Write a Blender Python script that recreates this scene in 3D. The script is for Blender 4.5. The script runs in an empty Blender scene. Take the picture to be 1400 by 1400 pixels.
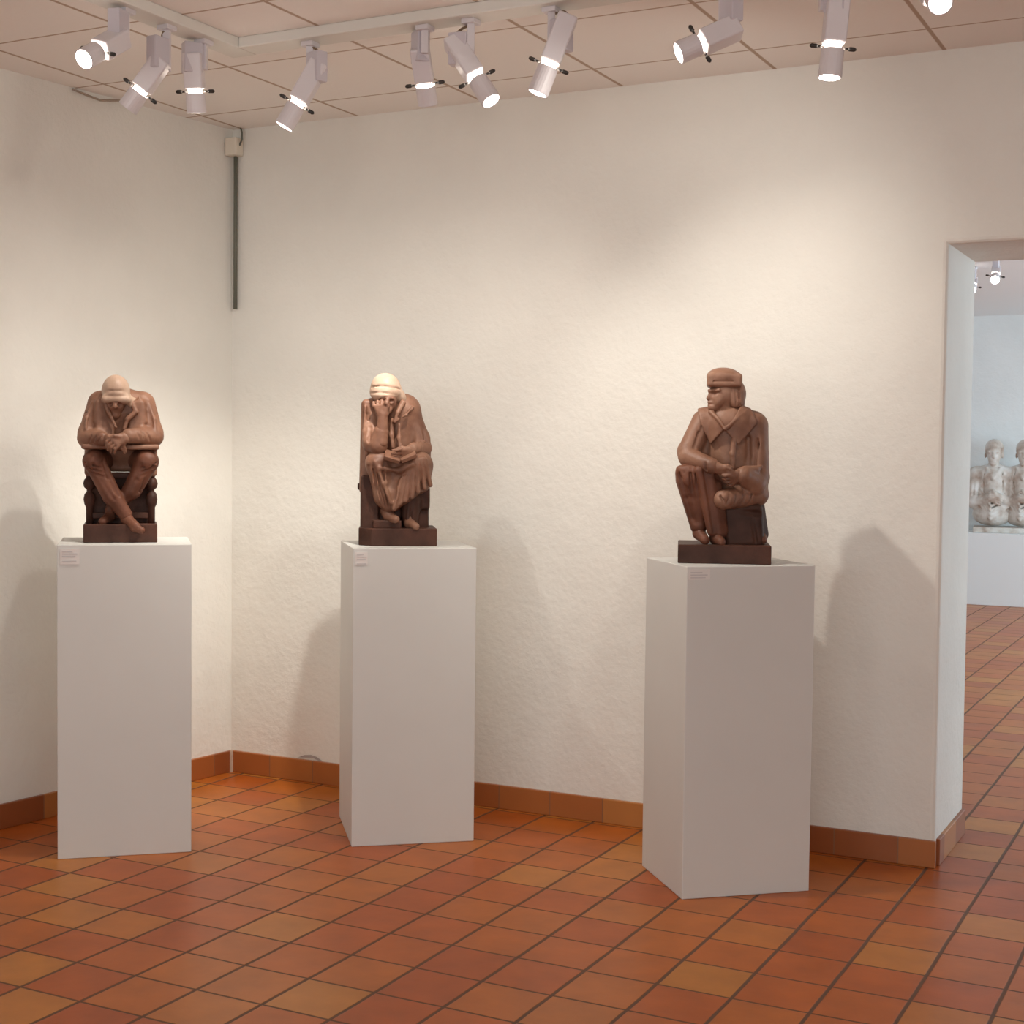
import bpy, bmesh, math, random
import numpy as np
from mathutils import Vector, Matrix, Euler
random.seed(7)
S = bpy.context.scene
COL = S.collection
PI = math.pi

# ------------------------------------------------------------------ materials
def new_mat(name):
    m = bpy.data.materials.new(name); m.use_nodes = True
    nt = m.node_tree
    b = nt.nodes['Principled BSDF']
    return m, nt, b

def N(nt, t, **kw):
    n = nt.nodes.new(t)
    for k, v in kw.items():
        setattr(n, k, v)
    return n

def math_node(nt, op, a, b=None, c=None):
    n = N(nt, 'ShaderNodeMath', operation=op)
    for i, v in enumerate((a, b, c)):
        if v is None: continue
        if isinstance(v, (int, float)): n.inputs[i].default_value = v
        else: nt.links.new(v, n.inputs[i])
    return n.outputs[0]

def simple(name, col, rough=.5, metal=0., spec=.5, bump=0., bscale=60., var=0., vscale=8., coat=0.):
    m, nt, b = new_mat(name)
    b.inputs['Base Color'].default_value = (*col, 1)
    b.inputs['Roughness'].default_value = rough
    b.inputs['Metallic'].default_value = metal
    b.inputs['Specular IOR Level'].default_value = spec
    b.inputs['Coat Weight'].default_value = coat
    tc = N(nt, 'ShaderNodeTexCoord')
    if var:
        no = N(nt, 'ShaderNodeTexNoise'); no.inputs['Scale'].default_value = vscale
        no.inputs['Detail'].default_value = 5
        nt.links.new(tc.outputs['Object'], no.inputs['Vector'])
        mr = N(nt, 'ShaderNodeMapRange')
        mr.inputs['From Min'].default_value = .3; mr.inputs['From Max'].default_value = .7
        mr.inputs['To Min'].default_value = 1 - var; mr.inputs['To Max'].default_value = 1 + var
        nt.links.new(no.outputs['Fac'], mr.inputs['Value'])
        mx = N(nt, 'ShaderNodeVectorMath', operation='SCALE')
        mx.inputs[0].default_value = col
        nt.links.new(mr.outputs[0], mx.inputs['Scale'])
        nt.links.new(mx.outputs[0], b.inputs['Base Color'])
    if bump:
        no = N(nt, 'ShaderNodeTexNoise'); no.inputs['Scale'].default_value = bscale
        no.inputs['Detail'].default_value = 6
        nt.links.new(tc.outputs['Object'], no.inputs['Vector'])
        bp = N(nt, 'ShaderNodeBump'); bp.inputs['Strength'].default_value = bump
        bp.inputs['Distance'].default_value = .01
        nt.links.new(no.outputs['Fac'], bp.inputs['Height'])
        nt.links.new(bp.outputs[0], b.inputs['Normal'])
    return m

def emit(name, col, strength):
    m, nt, b = new_mat(name)
    b.inputs['Base Color'].default_value = (*col, 1)
    b.inputs['Emission Color'].default_value = (*col, 1)
    b.inputs['Emission Strength'].default_value = strength
    return m

def plaster_mat(name, col):
    m, nt, b = new_mat(name)
    b.inputs['Roughness'].default_value = .85
    b.inputs['Specular IOR Level'].default_value = .25
    geo = N(nt, 'ShaderNodeNewGeometry')
    no = N(nt, 'ShaderNodeTexNoise'); no.inputs['Scale'].default_value = 2.2; no.inputs['Detail'].default_value = 4
    nt.links.new(geo.outputs['Position'], no.inputs['Vector'])
    mr = N(nt, 'ShaderNodeMapRange')
    mr.inputs['From Min'].default_value = .3; mr.inputs['From Max'].default_value = .7
    mr.inputs['To Min'].default_value = .95; mr.inputs['To Max'].default_value = 1.03
    nt.links.new(no.outputs['Fac'], mr.inputs['Value'])
    sc = N(nt, 'ShaderNodeVectorMath', operation='SCALE'); sc.inputs[0].default_value = col
    nt.links.new(mr.outputs[0], sc.inputs['Scale'])
    nt.links.new(sc.outputs[0], b.inputs['Base Color'])
    n1 = N(nt, 'ShaderNodeTexNoise'); n1.inputs['Scale'].default_value = 9; n1.inputs['Detail'].default_value = 7
    n1.inputs['Roughness'].default_value = .62
    nt.links.new(geo.outputs['Position'], n1.inputs['Vector'])
    n2 = N(nt, 'ShaderNodeTexNoise'); n2.inputs['Scale'].default_value = 45; n2.inputs['Detail'].default_value = 3
    nt.links.new(geo.outputs['Position'], n2.inputs['Vector'])
    h = math_node(nt, 'ADD', n1.outputs['Fac'], math_node(nt, 'MULTIPLY', n2.outputs['Fac'], .3))
    bp = N(nt, 'ShaderNodeBump'); bp.inputs['Strength'].default_value = .33; bp.inputs['Distance'].default_value = .02
    nt.links.new(h, bp.inputs['Height'])
    nt.links.new(bp.outputs[0], b.inputs['Normal'])
    return m

TA, TB, TOX, TOY = .2196, .2176, -.8039, 3.7773     # tile pitch and origin on the floor

def floor_mat():
    m, nt, b = new_mat('terracotta_tiles')
    geo = N(nt, 'ShaderNodeNewGeometry'); sep = N(nt, 'ShaderNodeSeparateXYZ')
    # slightly hand-laid joints
    wob = N(nt, 'ShaderNodeTexNoise'); wob.inputs['Scale'].default_value = 2.5
    nt.links.new(geo.outputs['Position'], wob.inputs['Vector'])
    wm = N(nt, 'ShaderNodeVectorMath', operation='MULTIPLY_ADD')
    wm.inputs[1].default_value = (.012, .012, 0)
    nt.links.new(wob.outputs['Color'], wm.inputs[0]); nt.links.new(geo.outputs['Position'], wm.inputs[2])
    nt.links.new(wm.outputs[0], sep.inputs[0])
    u = math_node(nt, 'DIVIDE', math_node(nt, 'SUBTRACT', sep.outputs[0], TOX + .006), TA)
    v = math_node(nt, 'DIVIDE', math_node(nt, 'SUBTRACT', sep.outputs[1], TOY + .006), TB)
    iu = math_node(nt, 'FLOOR', u); iv = math_node(nt, 'FLOOR', v)
    fu = math_node(nt, 'FRACT', u); fv = math_node(nt, 'FRACT', v)
    du = math_node(nt, 'MULTIPLY', math_node(nt, 'MINIMUM', fu, math_node(nt, 'SUBTRACT', 1., fu)), TA)
    dv = math_node(nt, 'MULTIPLY', math_node(nt, 'MINIMUM', fv, math_node(nt, 'SUBTRACT', 1., fv)), TB * 1.35)
    d = math_node(nt, 'MINIMUM', du, dv)
    grout = N(nt, 'ShaderNodeMapRange', interpolation_type='SMOOTHSTEP')
    grout.inputs['From Min'].default_value = .0035; grout.inputs['From Max'].default_value = .0075
    nt.links.new(d, grout.inputs['Value'])
    cmb = N(nt, 'ShaderNodeCombineXYZ'); nt.links.new(iu, cmb.inputs[0]); nt.links.new(iv, cmb.inputs[1])
    wn = N(nt, 'ShaderNodeTexWhiteNoise', noise_dimensions='2D'); nt.links.new(cmb.outputs[0], wn.inputs['Vector'])
    rmp = N(nt, 'ShaderNodeValToRGB')
    r = rmp.color_ramp
    r.elements[0].position = 0; r.elements[0].color = (.37, .080, .012, 1)
    r.elements[1].position = 1; r.elements[1].color = (.46, .17, .028, 1)
    for pos, c in ((.3, (.42, .096, .013, 1)), (.55, (.43, .112, .015, 1)), (.8, (.44, .132, .02, 1)), (.9, (.46, .16, .026, 1))):
        e = r.elements.new(pos); e.color = c
    nt.links.new(wn.outputs['Value'], rmp.inputs[0])
    no = N(nt, 'ShaderNodeTexNoise'); no.inputs['Scale'].default_value = 7; no.inputs['Detail'].default_value = 5
    nt.links.new(geo.outputs['Position'], no.inputs['Vector'])
    mr = N(nt, 'ShaderNodeMapRange'); mr.inputs['From Min'].default_value = .3; mr.inputs['From Max'].default_value = .7
    mr.inputs['To Min'].default_value = .86; mr.inputs['To Max'].default_value = 1.12
    nt.links.new(no.outputs['Fac'], mr.inputs['Value'])
    sc = N(nt, 'ShaderNodeVectorMath', operation='SCALE')
    nt.links.new(rmp.outputs[0], sc.inputs[0]); nt.links.new(mr.outputs[0], sc.inputs['Scale'])
    mix = N(nt, 'ShaderNodeMix', data_type='RGBA')
    mix.inputs['A'].default_value = (.13, .062, .034, 1)
    nt.links.new(grout.outputs[0], mix.inputs['Factor']); nt.links.new(sc.outputs[0], mix.inputs['B'])
    nt.links.new(mix.outputs['Result'], b.inputs['Base Color'])
    rr = N(nt, 'ShaderNodeMapRange'); rr.inputs['To Min'].default_value = .8; rr.inputs['To Max'].default_value = .36
    nt.links.new(grout.outputs[0], rr.inputs['Value'])
    nt.links.new(rr.outputs[0], b.inputs['Roughness'])
    b.inputs['Specular IOR Level'].default_value = .2
    b.inputs['Coat Weight'].default_value = .2; b.inputs['Coat Roughness'].default_value = .28; b.inputs['Coat IOR'].default_value = 1.4
    bp = N(nt, 'ShaderNodeBump'); bp.inputs['Strength'].default_value = .5; bp.inputs['Distance'].default_value = .004
    hh = math_node(nt, 'ADD', grout.outputs[0], math_node(nt, 'MULTIPLY', no.outputs['Fac'], .8))
    nt.links.new(hh, bp.inputs['Height']); nt.links.new(bp.outputs[0], b.inputs['Normal'])
    return m

def base_tile_mat(name, axis):
    """skirting tiles, one per 0.21 m along the given axis"""
    m, nt, b = new_mat(name)
    geo = N(nt, 'ShaderNodeNewGeometry'); sep = N(nt, 'ShaderNodeSeparateXYZ')
    nt.links.new(geo.outputs['Position'], sep.inputs[0])
    u = math_node(nt, 'DIVIDE', math_node(nt, 'ADD', sep.outputs[axis], 10.998), .235)
    iu = math_node(nt, 'FLOOR', u); fu = math_node(nt, 'FRACT', u)
    du = math_node(nt, 'MULTIPLY', math_node(nt, 'MINIMUM', fu, math_node(nt, 'SUBTRACT', 1., fu)), .235)
    g = N(nt, 'ShaderNodeMapRange'); g.inputs['From Min'].default_value = .001; g.inputs['From Max'].default_value = .004
    nt.links.new(du, g.inputs['Value'])
    wn = N(nt, 'ShaderNodeTexWhiteNoise', noise_dimensions='1D'); nt.links.new(iu, wn.inputs['W'])
    rmp = N(nt, 'ShaderNodeValToRGB'); r = rmp.color_ramp
    r.elements[0].color = (.25, .068, .02, 1); r.elements[1].color = (.46, .19, .05, 1)
    e = r.elements.new(.45); e.color = (.36, .11, .03, 1)
    nt.links.new(wn.outputs['Value'], rmp.inputs[0])
    mix = N(nt, 'ShaderNodeMix', data_type='RGBA'); mix.inputs['A'].default_value = (.24, .11, .055, 1)
    nt.links.new(g.outputs[0], mix.inputs['Factor']); nt.links.new(rmp.outputs[0], mix.inputs['B'])
    nt.links.new(mix.outputs['Result'], b.inputs['Base Color'])
    b.inputs['Roughness'].default_value = .35
    return m

def ceiling_mat():
    m, nt, b = new_mat('ceiling_tiles')
    geo = N(nt, 'ShaderNodeNewGeometry'); sep = N(nt, 'ShaderNodeSeparateXYZ')
    nt.links.new(geo.outputs['Position'], sep.inputs[0])
    def line(axis, off, pitch, w):
        u = math_node(nt, 'FRACT', math_node(nt, 'DIVIDE', math_node(nt, 'SUBTRACT', sep.outputs[axis], off), pitch))
        d = math_node(nt, 'MULTIPLY', math_node(nt, 'MINIMUM', u, math_node(nt, 'SUBTRACT', 1., u)), pitch)
        g = N(nt, 'ShaderNodeMapRange', interpolation_type='SMOOTHSTEP')
        g.inputs['From Min'].default_value = w * .5; g.inputs['From Max'].default_value = w
        nt.links.new(d, g.inputs['Value']); return g.outputs[0]
    l = math_node(nt, 'MINIMUM', line(0, -1.03, .6185, .010), line(1, 5.055, .603, .007))
    mix = N(nt, 'ShaderNodeMix', data_type='RGBA')
    mix.inputs['A'].default_value = (.46, .35, .27, 1); mix.inputs['B'].default_value = (.86, .825, .79, 1)
    nt.links.new(l, mix.inputs['Factor'])
    nt.links.new(mix.outputs['Result'], b.inputs['Base Color'])
    b.inputs['Roughness'].default_value = .9
    no = N(nt, 'ShaderNodeTexNoise'); no.inputs['Scale'].default_value = 70
    nt.links.new(geo.outputs['Position'], no.inputs['Vector'])
    bp = N(nt, 'ShaderNodeBump'); bp.inputs['Strength'].default_value = .12; bp.inputs['Distance'].default_value = .01
    nt.links.new(math_node(nt, 'ADD', no.outputs['Fac'], math_node(nt, 'MULTIPLY', l, 1.5)), bp.inputs['Height'])
    nt.links.new(bp.outputs[0], b.inputs['Normal'])
    return m

def clay_mat(name, dark, mid, light, rough=.5, spec=.4):
    """fired clay / carved wood with cloudy colour and tool marks"""
    m, nt, b = new_mat(name)
    tc = N(nt, 'ShaderNodeTexCoord')
    no = N(nt, 'ShaderNodeTexNoise'); no.inputs['Scale'].default_value = 9; no.inputs['Detail'].default_value = 6
    nt.links.new(tc.outputs['Object'], no.inputs['Vector'])
    rmp = N(nt, 'ShaderNodeValToRGB'); r = rmp.color_ramp
    r.elements[0].position = .3; r.elements[0].color = (*dark, 1)
    r.elements[1].position = .72; r.elements[1].color = (*light, 1)
    e = r.elements.new(.5); e.color = (*mid, 1)
    nt.links.new(no.outputs['Fac'], rmp.inputs[0])
    nt.links.new(rmp.outputs[0], b.inputs['Base Color'])
    b.inputs['Roughness'].default_value = rough; b.inputs['Specular IOR Level'].default_value = spec
    n2 = N(nt, 'ShaderNodeTexNoise'); n2.inputs['Scale'].default_value = 55; n2.inputs['Detail'].default_value = 4
    nt.links.new(tc.outputs['Object'], n2.inputs['Vector'])
    bp = N(nt, 'ShaderNodeBump'); bp.inputs['Strength'].default_value = .3; bp.inputs['Distance'].default_value = .006
    nt.links.new(n2.outputs['Fac'], bp.inputs['Height'])
    nt.links.new(bp.outputs[0], b.inputs['Normal'])
    return m

M_WALL = plaster_mat('cream_plaster', (.785, .765, .715))
M_WALL2 = plaster_mat('white_plaster', (.80, .80, .79))
M_FLOOR = floor_mat()
M_CEIL = ceiling_mat()
M_CEIL2 = simple('white_ceiling', (.82, .82, .82), .9)
M_BASEX = base_tile_mat('skirting_tiles_long', 0)
M_BASEY = base_tile_mat('skirting_tiles_side', 1)
M_PED = simple('pedestal_paint', (.63, .625, .60), .55, spec=.3, var=.02, vscale=3)
M_PLINTH = simple('white_plinth_paint', (.80, .81, .81), .6)
M_LABEL = simple('caption_card', (.70, .665, .64), .6)
M_INK = simple('caption_ink', (.54, .51, .51), .7)
M_RAIL = simple('rail_paint', (.70, .68, .63), .5)
M_SPOT = simple('lamp_white_paint', (.66, .62, .64), .4)
M_SPOTG = simple('transformer_grey_paint', (.55, .51, .55), .45)
M_BLACK = simple('black_plastic', (.02, .016, .014), .4)
M_CABLE = simple('brown_cable', (.19, .12, .07), .5)
M_GREY = simple('conduit_grey', (.14, .14, .11), .6)
M_BOX = simple('sensor_white', (.74, .68, .58), .5)
M_GLOW = emit('lamp_glow', (1, .9, .78), 14)
M_LENS = emit('lamp_lens', (1, .93, .83), 30)
M_CLAY = clay_mat('brown_fired_clay', (.12, .050, .030), (.215, .102, .062), (.30, .162, .106), .52)
M_CLAYLIT = clay_mat('spotlit_clay', (.32, .20, .14), (.43, .29, .21), (.52, .38, .29), .5)  # headscarf clay made paler: the spotlight from above is in its colour
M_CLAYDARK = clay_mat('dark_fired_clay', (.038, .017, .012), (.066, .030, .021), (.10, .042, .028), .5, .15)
M_CLAYRED = clay_mat('red_fired_clay', (.080, .031, .018), (.140, .054, .032), (.20, .082, .048), .5, .25)
M_PALE = clay_mat('pale_stoneware', (.36, .25, .19), (.60, .53, .47), (.75, .72, .69), .55)

# ------------------------------------------------------------------ mesh helpers
def link(name, me, mat, parent=None):
    o = bpy.data.objects.new(name, me); COL.objects.link(o)
    if mat: me.materials.append(mat)
    if parent: o.parent = parent
    return o

def finish(name, bm, mat, parent=None, smooth=False, bevel=0., seg=2):
    bm.normal_update()
    me = bpy.data.meshes.new(name); bm.to_mesh(me); bm.free()
    if smooth:
        me.polygons.foreach_set('use_smooth', [True] * len(me.polygons))
    o = link(name, me, mat, parent)
    if bevel:
        md = o.modifiers.new('bevel', 'BEVEL'); md.width = bevel; md.segments = seg; md.limit_method = 'ANGLE'
    return o

def add_box(bm, c, half, rot=None):
    r = bmesh.ops.create_cube(bm, size=2)
    M = Matrix.Translation(c) @ ((rot if rot is not None else Matrix.Identity(3)).to_4x4()) @ Matrix.Diagonal((*half, 1))
    bmesh.ops.transform(bm, matrix=M, verts=r['verts']); return r['verts']

def add_lathe(bm, prof, n=24, M=None, cap=True):
    rings = []
    for r, z in prof:
        rings.append([bm.verts.new((r * math.cos(2 * PI * i / n), r * math.sin(2 * PI * i / n), z)) for i in range(n)])
    for a, b in zip(rings, rings[1:]):
        for i in range(n):
            bm.faces.new((a[i], a[(i + 1) % n], b[(i + 1) % n], b[i]))
    if cap:
        bm.faces.new(list(reversed(rings[0]))); bm.faces.new(rings[-1])
    vs = [v for r in rings for v in r]
    if M is not None: bmesh.ops.transform(bm, matrix=M, verts=vs)
    bmesh.ops.recalc_face_normals(bm, faces=bm.faces[:])

def add_tube(bm, pts, r, n=8):
    pts = [Vector(q) for q in pts]; rings = []
    for i, q in enumerate(pts):
        t = (pts[min(i + 1, len(pts) - 1)] - pts[max(i - 1, 0)]).normalized()
        a = t.orthogonal().normalized()
        if rings:
            a = (prev - t * prev.dot(t)).normalized()
        prev = a; b = t.cross(a)
        rings.append([bm.verts.new(q + r * (a * math.cos(2 * PI * k / n) + b * math.sin(2 * PI * k / n))) for k in range(n)])
    for A, B in zip(rings, rings[1:]):
        for k in range(n):
            bm.faces.new((A[k], A[(k + 1) % n], B[(k + 1) % n], B[k]))
    bm.faces.new(list(reversed(rings[0]))); bm.faces.new(rings[-1])

def add_prism(bm, poly, z0, z1):
    a = [bm.verts.new((x, y, z0)) for x, y in poly]; b = [bm.verts.new((x, y, z1)) for x, y in poly]
    n = len(poly)
    bm.faces.new(list(reversed(a))); bm.faces.new(b)
    for i in range(n): bm.faces.new((a[i], a[(i + 1) % n], b[(i + 1) % n], b[i]))
    bmesh.ops.recalc_face_normals(bm, faces=bm.faces[:])

def thing(name, label, cat, loc, rot=0., group=None):
    o = bpy.data.objects.new(name, None); COL.objects.link(o)
    o.empty_display_size = .05
    o.location = loc; o.rotation_euler = (0, 0, rot)
    o['label'] = label; o['category'] = cat
    if group: o['group'] = group
    return o

def struct(name, bm, mat, **kw):
    o = finish(name, bm, mat, **kw); o['kind'] = 'structure'; return o

# ------------------------------------------------------------------ the setting
ZC = 2.93
def LX(y): return -4.759 + .109 * y            # line of the left wall
YB = 5.34; JX = -1.0; YB2 = 5.90; DH = 2.246; DR = .35

bm = bmesh.new(); add_box(bm, (-.5, 6.0, -.1), (6.5, 10.5, .1)); struct('floor', bm, M_FLOOR)
bm = bmesh.new(); add_box(bm, (-.5, .90, ZC + .1), (6.5, 5.0, .1)); struct('ceiling', bm, M_CEIL)
bm = bmesh.new(); add_box(bm, (-.5, 11.2, ZC + .1), (6.5, 5.3, .1)); struct('ceiling_beyond', bm, M_CEIL2)
bm = bmesh.new(); add_prism(bm, [(LX(-3.8), -3.8), (LX(YB), YB), (LX(YB) - .4, YB), (LX(-3.8) - .4, -3.8)], 0, ZC)
struct('wall_left', bm, M_WALL)
# back wall with the doorway: rounded plaster arrises
bm = bmesh.new()
P_ = {}
def wv(x, y, z):
    k = (x, y, z)
    if k not in P_: P_[k] = bm.verts.new(k)
    return P_[k]
pieces = [[(-5.2, 0), (JX, 0), (JX, DH), (JX, ZC), (-5.2, ZC)], [(JX, DH), (DR, DH), (DR, ZC), (JX, ZC)], [(DR, 0), (4.2, 0), (4.2, ZC), (DR, ZC), (DR, DH)]]
for pc in pieces:
    bm.faces.new([wv(x, YB, z) for x, z in pc]); bm.faces.new([wv(x, YB2, z) for x, z in reversed(pc)])
outl = [(-5.2, 0), (JX, 0), (JX, DH), (DR, DH), (DR, 0), (4.2, 0), (4.2, ZC), (DR, ZC), (JX, ZC), (-5.2, ZC)]
for (x0, z0), (x1, z1) in zip(outl, outl[1:] + outl[:1]):
    bm.faces.new((wv(x0, YB, z0), wv(x0, YB2, z0), wv(x1, YB2, z1), wv(x1, YB, z1)))
bmesh.ops.recalc_face_normals(bm, faces=bm.faces[:])
ed = [e for e in bm.edges if abs(e.verts[0].co.y - e.verts[1].co.y) < 1e-4 and
      (all(abs(v.co.x - JX) < 1e-4 and v.co.z < DH + .01 for v in e.verts) or all(abs(v.co.z - DH) < 1e-4 for v in e.verts))]
bmesh.ops.bevel(bm, geom=ed, offset=.018, segments=3, affect='EDGES', profile=.5)
struct('wall_back', bm, M_WALL)
# right wall of the room, with an unseen opening added there for fill light
def wall_with_opening(name, axis, pos, thick, a0, a1, w0, w1, z0, z1, mat):
    bm = bmesh.new()
    for b0, b1, c0, c1 in ((a0, w0, 0, ZC), (w1, a1, 0, ZC), (w0, w1, 0, z0), (w0, w1, z1, ZC)):
        ca, ha = (b0 + b1) / 2, (b1 - b0) / 2; cz, h = (c0 + c1) / 2, (c1 - c0) / 2
        if axis == 'x': add_box(bm, (pos + thick / 2, ca, cz), (abs(thick) / 2, ha, h))
        else: add_box(bm, (ca, pos + thick / 2, cz), (ha, abs(thick) / 2, h))
    return struct(name, bm, mat)
wall_with_opening('wall_right', 'x', 3.6, .3, -3.8, YB, -2.6, 1.2, .8, 2.5, M_WALL)
wall_with_opening('wall_front', 'y', -3.8, -.3, -5.7, 3.9, -3.6, 2.4, .8, 2.5, M_WALL)  # unseen wide opening, added to let fill light in behind the viewer
bm = bmesh.new(); add_box(bm, (-.5, 15.85, ZC / 2), (4.6, .15, ZC / 2)); struct('wall_beyond', bm, M_WALL2)
bm = bmesh.new(); add_box(bm, (-4.6, 10.8, ZC / 2), (.15, 4.9, ZC / 2)); struct('wall_beyond_left', bm, M_WALL2)
wall_with_opening('wall_beyond_right', 'x', 2.6, .3, YB2, 15.7, 7.8, 14.4, .7, 2.6, M_WALL2)

# skirting tiles
BH = .098
bm = bmesh.new(); add_box(bm, ((LX(YB) + JX) / 2, YB - .006, BH / 2), ((JX - LX(YB)) / 2 + .006, .009, BH / 2))
struct('baseboard_back', bm, M_BASEX, bevel=.003)
bm = bmesh.new(); add_box(bm, (JX + .005, (YB + YB2) / 2 + .01, BH / 2), (.009, (YB2 - YB) / 2 - .02, BH / 2))
struct('baseboard_jamb', bm, M_BASEY, bevel=.003)
bm = bmesh.new(); add_prism(bm, [(LX(-3.7) - .003, -3.7), (LX(-3.7) + .014, -3.7), (LX(YB - .015) + .014, YB - .015), (LX(YB - .015) - .003, YB - .015)], 0, BH)
struct('baseboard_left', bm, M_BASEY, bevel=.003)
bm = bmesh.new(); add_box(bm, ((DR + 3.6) / 2, YB - .006, BH / 2), ((3.6 - DR) / 2 - .02, .009, BH / 2))
struct('baseboard_right', bm, M_BASEX, bevel=.003)
bm = bmesh.new(); add_box(bm, (LX(YB) + .016, YB - .019, BH / 2), (.006, .006, BH / 2 + .002))
struct('trim_1', bm, simple('white_joint', (.62, .5, .4), .8))

# ------------------------------------------------------------------ pedestals
PEDG = 'white display pedestals in the first room'
def pedestal(front_mid, rot, w, d, h, label, lab_off, lab_size):
    a = math.radians(rot); bk = Vector((-math.sin(a), math.cos(a), 0))
    c = Vector((*front_mid, 0)) + bk * d / 2
    t = thing('display_pedestal', label, 'pedestal', c, a, PEDG)
    bm = bmesh.new(); add_box(bm, (0, 0, h / 2), (w / 2, d / 2, h / 2))
    finish('pedestal_body', bm, M_PED, t, bevel=.003)
    bm = bmesh.new(); add_box(bm, (-w / 2 + lab_off[0] + lab_size[0] / 2, -d / 2 - .001, h - lab_off[1] - lab_size[1] / 2), (lab_size[0] / 2, .0012, lab_size[1] / 2))
    l = finish('caption_label', bm, M_LABEL, t); l['label'] = 'small grey caption label'
    bm = bmesh.new()
    zz = h - lab_off[1] - .010; x0 = -w / 2 + lab_off[0] + .006
    for wl in (.55, .8, .7, .0, .75):
        if wl and zz > h - lab_off[1] - lab_size[1] + .004:
            add_box(bm, (x0 + wl * lab_size[0] / 2, -d / 2 - .0025, zz), (wl * lab_size[0] / 2, .0006, .0018))
        zz -= .0085
    finish('caption_text', bm, M_INK, l)
    return c, a, h

PL = pedestal((-3.638, 4.035), 41.5, .472, .44, 1.139, 'white pedestal standing nearest the left wall, under the figure with the bowed head', (.012, .014), (.066, .056))
PM = pedestal((-2.8045, 4.685), 39.5, .468, .46, 1.124, 'white pedestal near the corner, second from the left, under the reading figure', (.008, .014), (.046, .050))
PR = pedestal((-1.496, 4.69), 41.2, .462, .405, 1.117, 'white pedestal nearest the doorway, under the squatting figure in a beret', (.006, .010), (.075, .034))

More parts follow.
